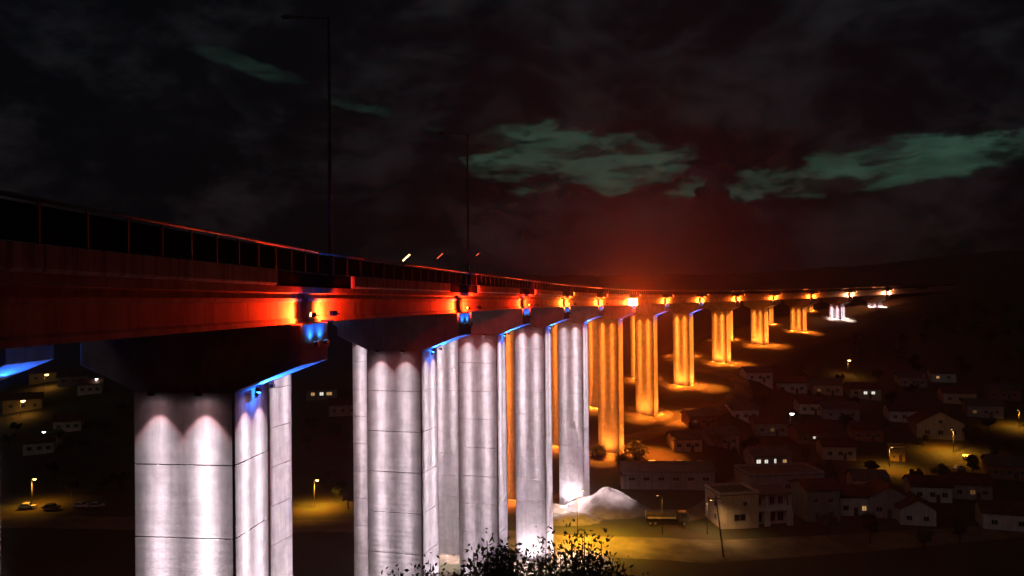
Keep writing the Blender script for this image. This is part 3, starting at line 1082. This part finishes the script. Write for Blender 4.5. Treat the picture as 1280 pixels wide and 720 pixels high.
HS += [(950, 478, 11, 8, 4.4, 6, 'white', 'small pale house highest on the slope, left of the orange hill lamp'),
       (1015, 518, 9, 8, 4.4, -3, 'white', 'small pale house just right of the white street lamp'),
       (880, 535, 10, 8, 4.4, 8, 'brick', 'brick house nearest the lit pier bases on the right'),
       (1130, 528, 10, 8, 4.6, -9, 'white', 'pale house left of the large gabled house'),
       (1142, 484, 11, 9, 4.6, -10, 'grey', 'grey house uphill of the large gabled house'),
       (1180, 478, 10, 8, 4.4, -12, 'white', 'small pale house with a warm window, uphill right'),
       (1255, 500, 12, 9, 4.6, -18, 'brick', 'brick house uphill at the right edge'),
       (1050, 575, 10, 8, 4.6, -4, 'cream', 'cream house with a reddish roof left of the village street'),
       (1090, 620, 9, 8, 4.6, -8, 'cream', 'cream house just behind the gabled pair'),
       (1165, 628, 10, 8, 4.6, -12, 'white', 'pale house right behind the gabled pair'),
       (860, 565, 9, 8, 4.2, 4, 'cream', 'small cream house above the row of parked cars')]
for k, (px, py, w, d, h, yw, wl, lab) in enumerate(HS):
    ws = [(-w * 0.3, 1.7, 1.4, 1.3), (0.2, 1.7, 1.4, 1.3), (w * 0.32, 1.7, 1.4, 1.3)]
    if k % 3 == 1:
        ws[k % 2] = (*ws[k % 2][:4], LITD)
    if 'two white lit' in lab:
        ws = [(0.0, 2.2, 1.5, 1.3, LITW), (3.0, 2.2, 1.5, 1.3, LITW), (-3.6, 2.2, 1.4, 1.3)]
    if 'row of bright' in lab:
        ws = [(-4.4, 2.4, 1.5, 1.3, LITW), (-2.0, 2.4, 1.2, 1.2, LITW), (0.8, 2.2, 0.8, 1.6, LITW), (3.8, 2.4, 1.3, 1.1, LITY)]
    if 'warm window' in lab:
        ws = [(-2.5, 1.9, 1.4, 1.2, LITY), (2, 1.9, 1.4, 1.2)]
    if 'pinkish' in lab:
        ws = [(0.0, 2.2, 1.0, 0.9, LITW), (-3, 1.7, 1.4, 1.3)]
    house(px, py, w, d, h, R(yw), lab, wl, 'gable', 1.9, wins=ws, door=w * 0.16 if len(ws) == 3 else None, roofm=ROOF if k % 2 else ROOFG)
HL = [(58, 478, 13, 9, 4.6, 30, 'ochre', 'hillside house glowing orange under the blue lit cap end'),
      (92, 482, 12, 9, 4.6, 24, 'grey', 'dim hillside house just right of the orange glowing one'),
      (28, 514, 13, 9, 4.8, 28, 'ochre', 'lower left hillside house with an orange lamp'),
      (84, 540, 9, 8, 4.4, 20, 'cream', 'faint cream hillside house left of the first pier'),
      (112, 493, 9, 8, 4.4, 20, 'white', 'faint pale house left of the first pier near its blue spot'),
      (48, 568, 9, 8, 4.4, 20, 'white', 'faint white house above the left street lamp'),
      (402, 500, 12, 9, 4.8, 12, 'grey', 'dark house with three dim lit windows between the first two piers'),
      (428, 520, 10, 8, 4.6, 10, 'grey', 'dark house close left of the second pier')]
for k, (px, py, w, d, h, yw, wl, lab) in enumerate(HL):
    ws = [(-w * 0.3, 1.7, 1.4, 1.3), (0.2, 1.7, 1.4, 1.3), (w * 0.32, 1.7, 1.4, 1.3)]
    if 'three dim' in lab:
        ws = [(-3.4, 2, 1.6, 1.4, LITY), (0, 2, 1.6, 1.4, LITW), (3, 2, 2.2, 1.4, LITY)]
    house(px, py, w, d, h, R(yw), lab, wl, 'gable', 1.9, wins=ws, roofm=ROOF)
street_lamp(56, 486, 6.0, 'orange street lamp under the blue lit cap end, upper left', 1800, col=(1, .45, .08), arm=(0.6, 0.4), open_=True, head=2.6)
street_lamp(26, 521, 6.0, 'orange street lamp on the left hillside, lower of two', 1500, col=(1, .45, .08), arm=(0.6, 0.4), open_=True, head=2.6)
street_lamp(120, 490, 5.5, 'small white street lamp on the left hillside, upper', 120, col=(1, .95, .85), lens=LCW, arm=(0.4, -0.3), open_=True, head=1.8)
street_lamp(54, 558, 5.0, 'small white street lamp on the left hillside, lower', 120, col=(1, .95, .85), lens=LCW, arm=(0.4, -0.3), open_=True, head=1.8)

# ------------------------------------------------------------------ gravel mound
b = hit(758, 648)
mb = MB()
nr, na = 16, 48
for i in range(nr + 1):
    r = i / nr
    for j in range(na):
        a = 2 * math.pi * j / na
        rx, ry = 12.5 * r * math.cos(a), 8.5 * r * math.sin(a)
        z = 6.4 * (1 - math.sqrt(r * r + 0.03) / 1.015) * (1 + 0.10 * math.sin(3 * a + 1)) + (1.0 * mnoise.noise(Vector((rx * .28, ry * .28, 1))) + 0.45 * mnoise.noise(Vector((rx, ry, 7)))) * min(1, 3 * r)
        z -= 0.8 * r
        mb.v.append((rx + 0.6 * (1 - r), ry, z))
for i in range(nr):
    for j in range(na):
        mb.f.append((i * na + j, i * na + (j + 1) % na, (i + 1) * na + (j + 1) % na, (i + 1) * na + j))
o = mb.build('gravel_mound', GRAVEL, None, smooth=True)
o.location = (b.x + 0.8, b.y + 7.0, ground(b.x + 0.8, b.y + 7.0))
tag(o, 'pale heap of gravel glowing white beside the foot of the fifth pier', 'mound')
b2 = hit(716, 655)
mb = MB()
for i in range(nr + 1):
    r = i / nr
    for j in range(na):
        a = 2 * math.pi * j / na
        rx, ry = 9.0 * r * math.cos(a), 5.0 * r * math.sin(a)
        mb.v.append((rx, ry, 2.2 * (1 - r) * (1 + 0.3 * mnoise.noise(Vector((rx * .5, ry * .5, 4)))) - 0.4 * r + 0.2 * mnoise.noise(Vector((rx, ry, 9)))))
for i in range(nr):
    for j in range(na):
        mb.f.append((i * na + j, i * na + (j + 1) % na, (i + 1) * na + (j + 1) % na, (i + 1) * na + j))
o = mb.build('gravel_mound', GRAVEL, None, smooth=True)
o.location = (b2.x, b2.y + 3, ground(b2.x, b2.y + 3))
tag(o, 'low bank of pale gravel spread in front of the fifth pier foot', 'mound')


# ------------------------------------------------------------------ vehicles
def wheel(parent, x, y, r, w):
    n = 14
    o = MB().tube((x, y - w / 2, r), (x, y + w / 2, r), r, r, n).build('wheel', RUBBER, parent, smooth=False)
    MB().tube((x, y - w / 2 - 0.02, r), (x, y + w / 2 + 0.02, r), r * 0.6, r * 0.6, n).build('rim', STEEL, o)
    return o


PAINTS = {'white': (0.7, 0.7, 0.68), 'silver': (0.45, 0.45, 0.46), 'red': (0.35, 0.05, 0.04), 'dark': (0.04, 0.045, 0.05)}
for k_, c_ in PAINTS.items():
    mat('car_paint_' + k_, c_, 0.3, 0.05, 1.0, coat=0.6, spec=0.5)
LTAIL = lens_mat('tail_lens', (0.5, 0.02, 0.02), 0.05)


def car(px, py, yaw, paint, label, group):
    b = hit(px, py)
    t = thing('car', (b.x, b.y, b.z + 0.1), yaw, label, 'car', group)
    pm = MATS['car_paint_' + paint]
    pl = [(-2.1, 0.35), (2.1, 0.35), (2.15, 0.62), (2.05, 0.82), (1.15, 0.95), (0.55, 1.45), (-1.0, 1.48), (-1.75, 1.0), (-2.1, 0.95)]
    bevel(MB().prism(pl, -0.84, 0.84, lambda p, q, u: (p, u, q)).build('body', pm, t), 0.06, 2)
    gl = [(1.0, 0.98), (0.5, 1.39), (-0.95, 1.41), (-1.55, 1.0)]
    MB().prism(gl, -0.855, 0.855, lambda p, q, u: (p, u, q)).build('side_window', GLASSD, t)
    MB().prism([(1.17, 0.98), (0.6, 1.44), (0.62, 1.46), (1.2, 0.99)], -0.7, 0.7, lambda p, q, u: (p, u, q)).build('windscreen', GLASSD, t)
    for x in (-1.3, 1.3):
        for y in (-0.78, 0.78):
            wheel(t, x, y, 0.33, 0.2)
    for y in (-0.6, 0.6):
        MB().box(2.04, 2.17, y - 0.2, y + 0.2, 0.64, 0.78).build('headlight', STEEL, t)
        MB().box(-2.12, -2.08, y - 0.18, y + 0.18, 0.72, 0.9).build('tail_light', LTAIL, t)
    return t


car(34, 636, R(4), 'white', 'pale car on the left road below the lit street lamp', 'cars on the valley road')
car(64, 637, R(2), 'dark', 'dark car on the left road, second from the left edge', 'cars on the valley road')
car(101, 635, R(-5), 'white', 'white car on the left road, third from the left edge', 'cars on the valley road')
car(120, 635, R(6), 'silver', 'silver car on the left road next to the first pier', 'cars on the valley road')
car(1211, 574, R(24), 'white', 'white car at the right end of the yellow lit street', 'cars on the village street')
car(1199, 588, R(24), 'silver', 'silver car below the yellow lit street, lower of two', 'cars on the village street')
for k, px in enumerate((817, 838, 849, 861, 874)):
    car(px, 582 + (k % 2), R(90 if k else 8), ('white', 'white', 'silver', 'white', 'silver')[k],
        '%s of five parked cars in a row behind the warehouse, counted from the left' % ('first', 'second', 'third', 'fourth', 'fifth')[k], 'cars parked behind the warehouse')

b = hit(832, 656)
t = thing('tank_truck', (b.x, b.y, b.z + 0.1), R(-4), 'parked tank truck with a pale round tank end beside the gravel mound', 'truck')
TANKM = mat('tank_paint', (0.55, 0.50, 0.45), 0.4, 0.15, 0.6, streak=0.3)
tk = MB().tube((-4.6, 0, 2.35), (2.4, 0, 2.35), 1.2, 1.2, 24)
tk.tube((-4.75, 0, 2.35), (-4.6, 0, 2.35), 1.0, 1.2, 24)
tk.build('tank', mat('dark_tank_paint', (0.10, 0.085, 0.08), 0.45, 0.2, 0.6, streak=0.4), t, smooth=False)
MB().tube((-4.82, 0, 2.35), (-4.755, 0, 2.35), 0.97, 0.97, 24).build('tank_end', TANKM, t)
for k in range(6):
    a = math.pi * k / 3
    MB().box(-4.87, -4.822, -0.12 + 0.62 * math.cos(a), 0.12 + 0.62 * math.cos(a), 2.23 + 0.62 * math.sin(a), 2.47 + 0.62 * math.sin(a)).build('hatch', DSTEEL, t)
MB().box(-4.4, 2.3, -1.30, -1.21, 1.7, 2.15).build('side_guard', TANKM, t)
MB().box(-4.7, 5.4, -0.5, 0.5, 0.75, 1.12).build('chassis', DSTEEL, t)
bevel(MB().prism([(2.9, 0.9), (5.5, 0.9), (5.55, 1.9), (5.15, 3.2), (2.9, 3.25)], -1.2, 1.2, lambda p, q, u: (p, u, q)).build('cab', MATS['car_paint_dark'], t), 0.08, 2)
MB().box(3.7, 5.0, -1.225, 1.225, 2.0, 2.9).build('cab_window', GLASSD, t)
for x in (-3.8, -2.6, 4.3):
    for y in (-1.05, 1.05):
        wheel(t, x, y, 0.52, 0.34)


# ------------------------------------------------------------------ vegetation
def leaf_cloud(n, fn, size, rnd):
    mb = MB()
    for _ in range(n):
        c = fn(rnd)
        if c is None:
            continue
        a = Vector((rnd.gauss(0, 1), rnd.gauss(0, 1), rnd.gauss(0, 1))).normalized()
        b = a.orthogonal().normalized()
        s = size * rnd.uniform(0.6, 1.4)
        w = b * s * 0.45
        l = a * s
        q = len(mb.v)
        mb.v += [tuple(c - l), tuple(c + w), tuple(c + l), tuple(c - w)]
        mb.f.append((q, q + 1, q + 2, q + 3))
    return mb


def crown_fn(hc, rx, rz, clumps):
    def fn(r):
        k = r.choice(clumps)
        d = Vector((r.gauss(0, 1), r.gauss(0, 1), r.gauss(0, 1))).normalized() * (r.random() ** 0.45) * k[3]
        return Vector((k[0] + d.x, k[1] + d.y, k[2] + d.z * 0.8))
    return fn


TREES = []
for v in range(5):
    r = random.Random(40 + v)
    H = r.uniform(6.0, 8.5)
    cl = []
    for k in range(15):
        a, q = r.uniform(0, 6.28), math.sqrt(r.random()) * 2.4
        cl.append((q * math.cos(a), q * math.sin(a), H * 0.62 + r.uniform(-1.7, 2.0) * (1.1 - q / 3.5), r.uniform(0.7, 1.35)))
    tr = MB()
    tr.tube((0, 0, -0.5), (0.15, 0.1, H * 0.4), 0.24, 0.16, 8)
    for k in cl[:7]:
        tr.tube((0.15, 0.1, H * 0.38), (k[0] * 0.8, k[1] * 0.8, k[2]), 0.10, 0.03, 5)
    TREES.append((tr.mesh('trunk', BARK), leaf_cloud(1500, crown_fn(0, 0, 0, cl), 0.30, r).mesh('crown', LEAF if v % 2 else LEAF2, fix=False)))


def tree(x, y, sc, v, label, group, name='tree'):
    t = thing(name, (x, y, ground(x, y)), random.uniform(0, 6.28), label, 'tree', group)
    t.scale = (sc, sc, sc)
    link('trunk', TREES[v][0], t)
    link('crown', TREES[v][1], t)
    return t


rt = random.Random(5)
spots = [(1030, 600), (1046, 618), (1085, 600), (1010, 580), (940, 570), (1150, 600), (1180, 612), (1220, 600), (1245, 575), (1160, 555), (1205, 548), (1218, 555),
         (1110, 540), (1060, 540), (1000, 530), (950, 505), (1020, 508), (1070, 512), (1120, 508), (1140, 495), (1240, 540), (1265, 560), (920, 545), (890, 560),
         (870, 545), (910, 575), (1050, 480), (1100, 480), (1010, 470), (1150, 470), (1200, 470), (1250, 480), (1090, 680), (1150, 690), (1200, 680), (1040, 670), (1230, 650)]
for px, py in spots:
    p = hit(px + rt.uniform(-6, 6), py + rt.uniform(-3, 3))
    tree(p.x, p.y, rt.uniform(0.55, 1.05), rt.randrange(5), 'dark leafy tree standing among the dim village houses on the right', 'trees among the village houses')
for px, py in [(12, 560), (70, 556), (105, 566), (132, 545), (150, 520), (20, 545), (66, 600), (90, 622), (150, 615), (390, 540), (420, 548), (440, 560), (384, 560), (436, 500), (130, 618), (410, 608), (428, 626)]:
    p = hit(px, py)
    tree(p.x, p.y, rt.uniform(0.6, 1.0), rt.randrange(5), 'dark tree on the slope beyond the valley road on the left', 'trees beyond the valley road')
def label_trees(trees):
    by = {}
    for t_ in trees:
        k_ = min(range(len(HOUSES)), key=lambda q_: (HOUSES[q_][0].xy - t_.location.xy).length)
        by.setdefault(k_, []).append(t_)
    for k_, ts in by.items():
        ts.sort(key=lambda a_: a_.location.x / a_.location.y)
        lab = ' '.join(HOUSES[k_][1].replace(',', '').split()[:11])
        for j_, t_ in enumerate(ts):
            w_ = [''] if len(ts) == 1 else (['left ', 'right '] if len(ts) == 2 else ['leftmost ', 'middle ', 'rightmost '] if len(ts) == 3 else
                                           ['leftmost ', 'second ', 'third ', 'fourth ', 'fifth ', 'sixth ', 'seventh ', 'eighth '])
            t_['label'] = '%sdark tree nearest the %s' % (w_[j_], lab)


label_trees([o_ for o_ in COL.objects if o_.get('category') == 'tree'])
for k in range(34):
    px, py = rt.uniform(1030, 1290), rt.uniform(392, 462)
    if px < 1140 and py < 432:
        px += 130
    p = hit(px, py)
    tree(p.x, p.y, rt.uniform(0.8, 1.4), rt.randrange(5), 'dark tree on the far hillside right of the last lit piers', 'trees on the far hillside')


def shrub_mesh(seed, w, h, n, size, mt, nl=26, puff=0.10):
    r = random.Random(seed)
    st, lv = MB(), MB()
    stems = []
    for k in range(n):
        a, q = r.uniform(0, 6.28), r.random() ** 0.7
        top = Vector((math.cos(a) * q * w, math.sin(a) * q * w, h * (1 - 0.55 * q * q) * r.uniform(0.75, 1.12)))
        b0 = Vector((top.x * 0.25, top.y * 0.25, -0.3))
        mid = (b0 + top) * 0.5 + Vector((top.x * 0.15, top.y * 0.15, 0.1 * h))
        st.tube(b0, mid, 0.035, 0.022, 5, False)
        st.tube(mid, top, 0.022, 0.008, 5, False)
        for j in range(nl):
            c = mid.lerp(top, r.uniform(0.15, 1.03)) + Vector((r.gauss(0, 1), r.gauss(0, 1), r.gauss(0, 1))) * puff
            d = Vector((r.gauss(0, 0.8), r.gauss(0, 0.8), r.uniform(-0.2, 1.3))).normalized()
            s = size * r.uniform(0.6, 1.35)
            sd_ = d.cross(Vector((r.gauss(0, 1), r.gauss(0, 1), r.gauss(0, 1)))).normalized()
            lv.add([c, c + d * s * 0.5 + sd_ * s * 0.24, c + d * s, c + d * s * 0.5 - sd_ * s * 0.24], [(0, 1, 2, 3)])
    return st.mesh('stem', BARK), lv.mesh('foliage', mt, fix=False)


def shrub(loc, me, sc, label, group, rz=0.0):
    t = thing('shrub', loc, rz, label, 'shrub', group)
    t.scale = (sc, sc, sc)
    link('stem', me[0], t)
    link('foliage', me[1], t)
    return t


SH = [shrub_mesh(1, 1.2, 4.0, 110, 0.12, LEAF, 90, 0.13), shrub_mesh(2, 1.6, 4.0, 150, 0.11, LEAF, 90, 0.15), shrub_mesh(3, 0.8, 4.0, 60, 0.12, LEAF2, 90, 0.12)]
# foreground shrubs on the slope under the camera: tops rise into the bottom of the picture
FG = [(615, 690, 17, 0, 1.0, 'tall dark shrub in front of the third pier at the bottom of the picture'),
      (640, 684, 18, 2, 1.2, 'tallest dark shrub at the bottom, before the fourth pier'),
      (682, 692, 18.5, 1, 1.0, 'dark shrub at the bottom between the fourth and fifth piers'),
      (733, 682, 19, 1, 1.25, 'broad dark shrub at the bottom before the yellow road'),
      (545, 719, 17, 0, 0.8, 'small dark shrub just showing before the second pier'),
      (500, 718, 17, 2, 0.8, 'small dark twig tips showing left before the second pier')]
for px, py, dd, v, sc, lab in FG:
    top = ray(px, py) * dd
    hgt = 4.2 * sc
    gz = ground(top.x, top.y)
    # grow tall enough to reach from the slope to its top
    k = max(0.6, (top.z - gz) / (hgt / sc))
    shrub((top.x, top.y, gz), SH[v], k, lab, 'foreground shrubs', rz=px)

# shrubs at the foot of the sixth pier, lit orange
SHB = [shrub_mesh(11, 2.4, 3.6, 70, 0.40, LEAF2, 40, 0.3), shrub_mesh(12, 2.0, 3.0, 60, 0.38, LEAF, 40, 0.3)]
for k, (px, py, v, sc, lab) in enumerate(((795, 575, 0, 1.5, 'round shrub lit orange right of the sixth pier foot'), (778, 581, 1, 1.1, 'low shrub lit orange in front of the sixth pier foot'),
                                          (748, 572, 1, 1.2, 'shrub lit orange left of the sixth pier foot'))):
    p = hit(px, py)
    shrub((p.x, p.y, p.z - 0.2), SHB[v], sc, lab, 'shrubs at the sixth pier foot', rz=k)

# ------------------------------------------------------------------ added haze volume, scatters a red glow round the lamps
mh = bpy.data.materials.new('glow_haze')
mh.use_nodes = True
mh.node_tree.nodes.clear()
q = NG(mh.node_tree)
pv = q.n('ShaderNodeVolumePrincipled')
pv.inputs['Color'].default_value = (0.85, 0.85, 0.85, 1)
pv.inputs['Density'].default_value = 0.00035
pv.inputs['Anisotropy'].default_value = 0.75
mo = q.n('ShaderNodeOutputMaterial')
q.link(pv.outputs[0], mo.inputs['Volume'])
o = MB().box(-1850, 2250, -85, 2550, -66, 64).build('haze', mh)
tag(o, 'thin haze volume added for the reddish glow round the lamps', 'haze', kind='stuff')
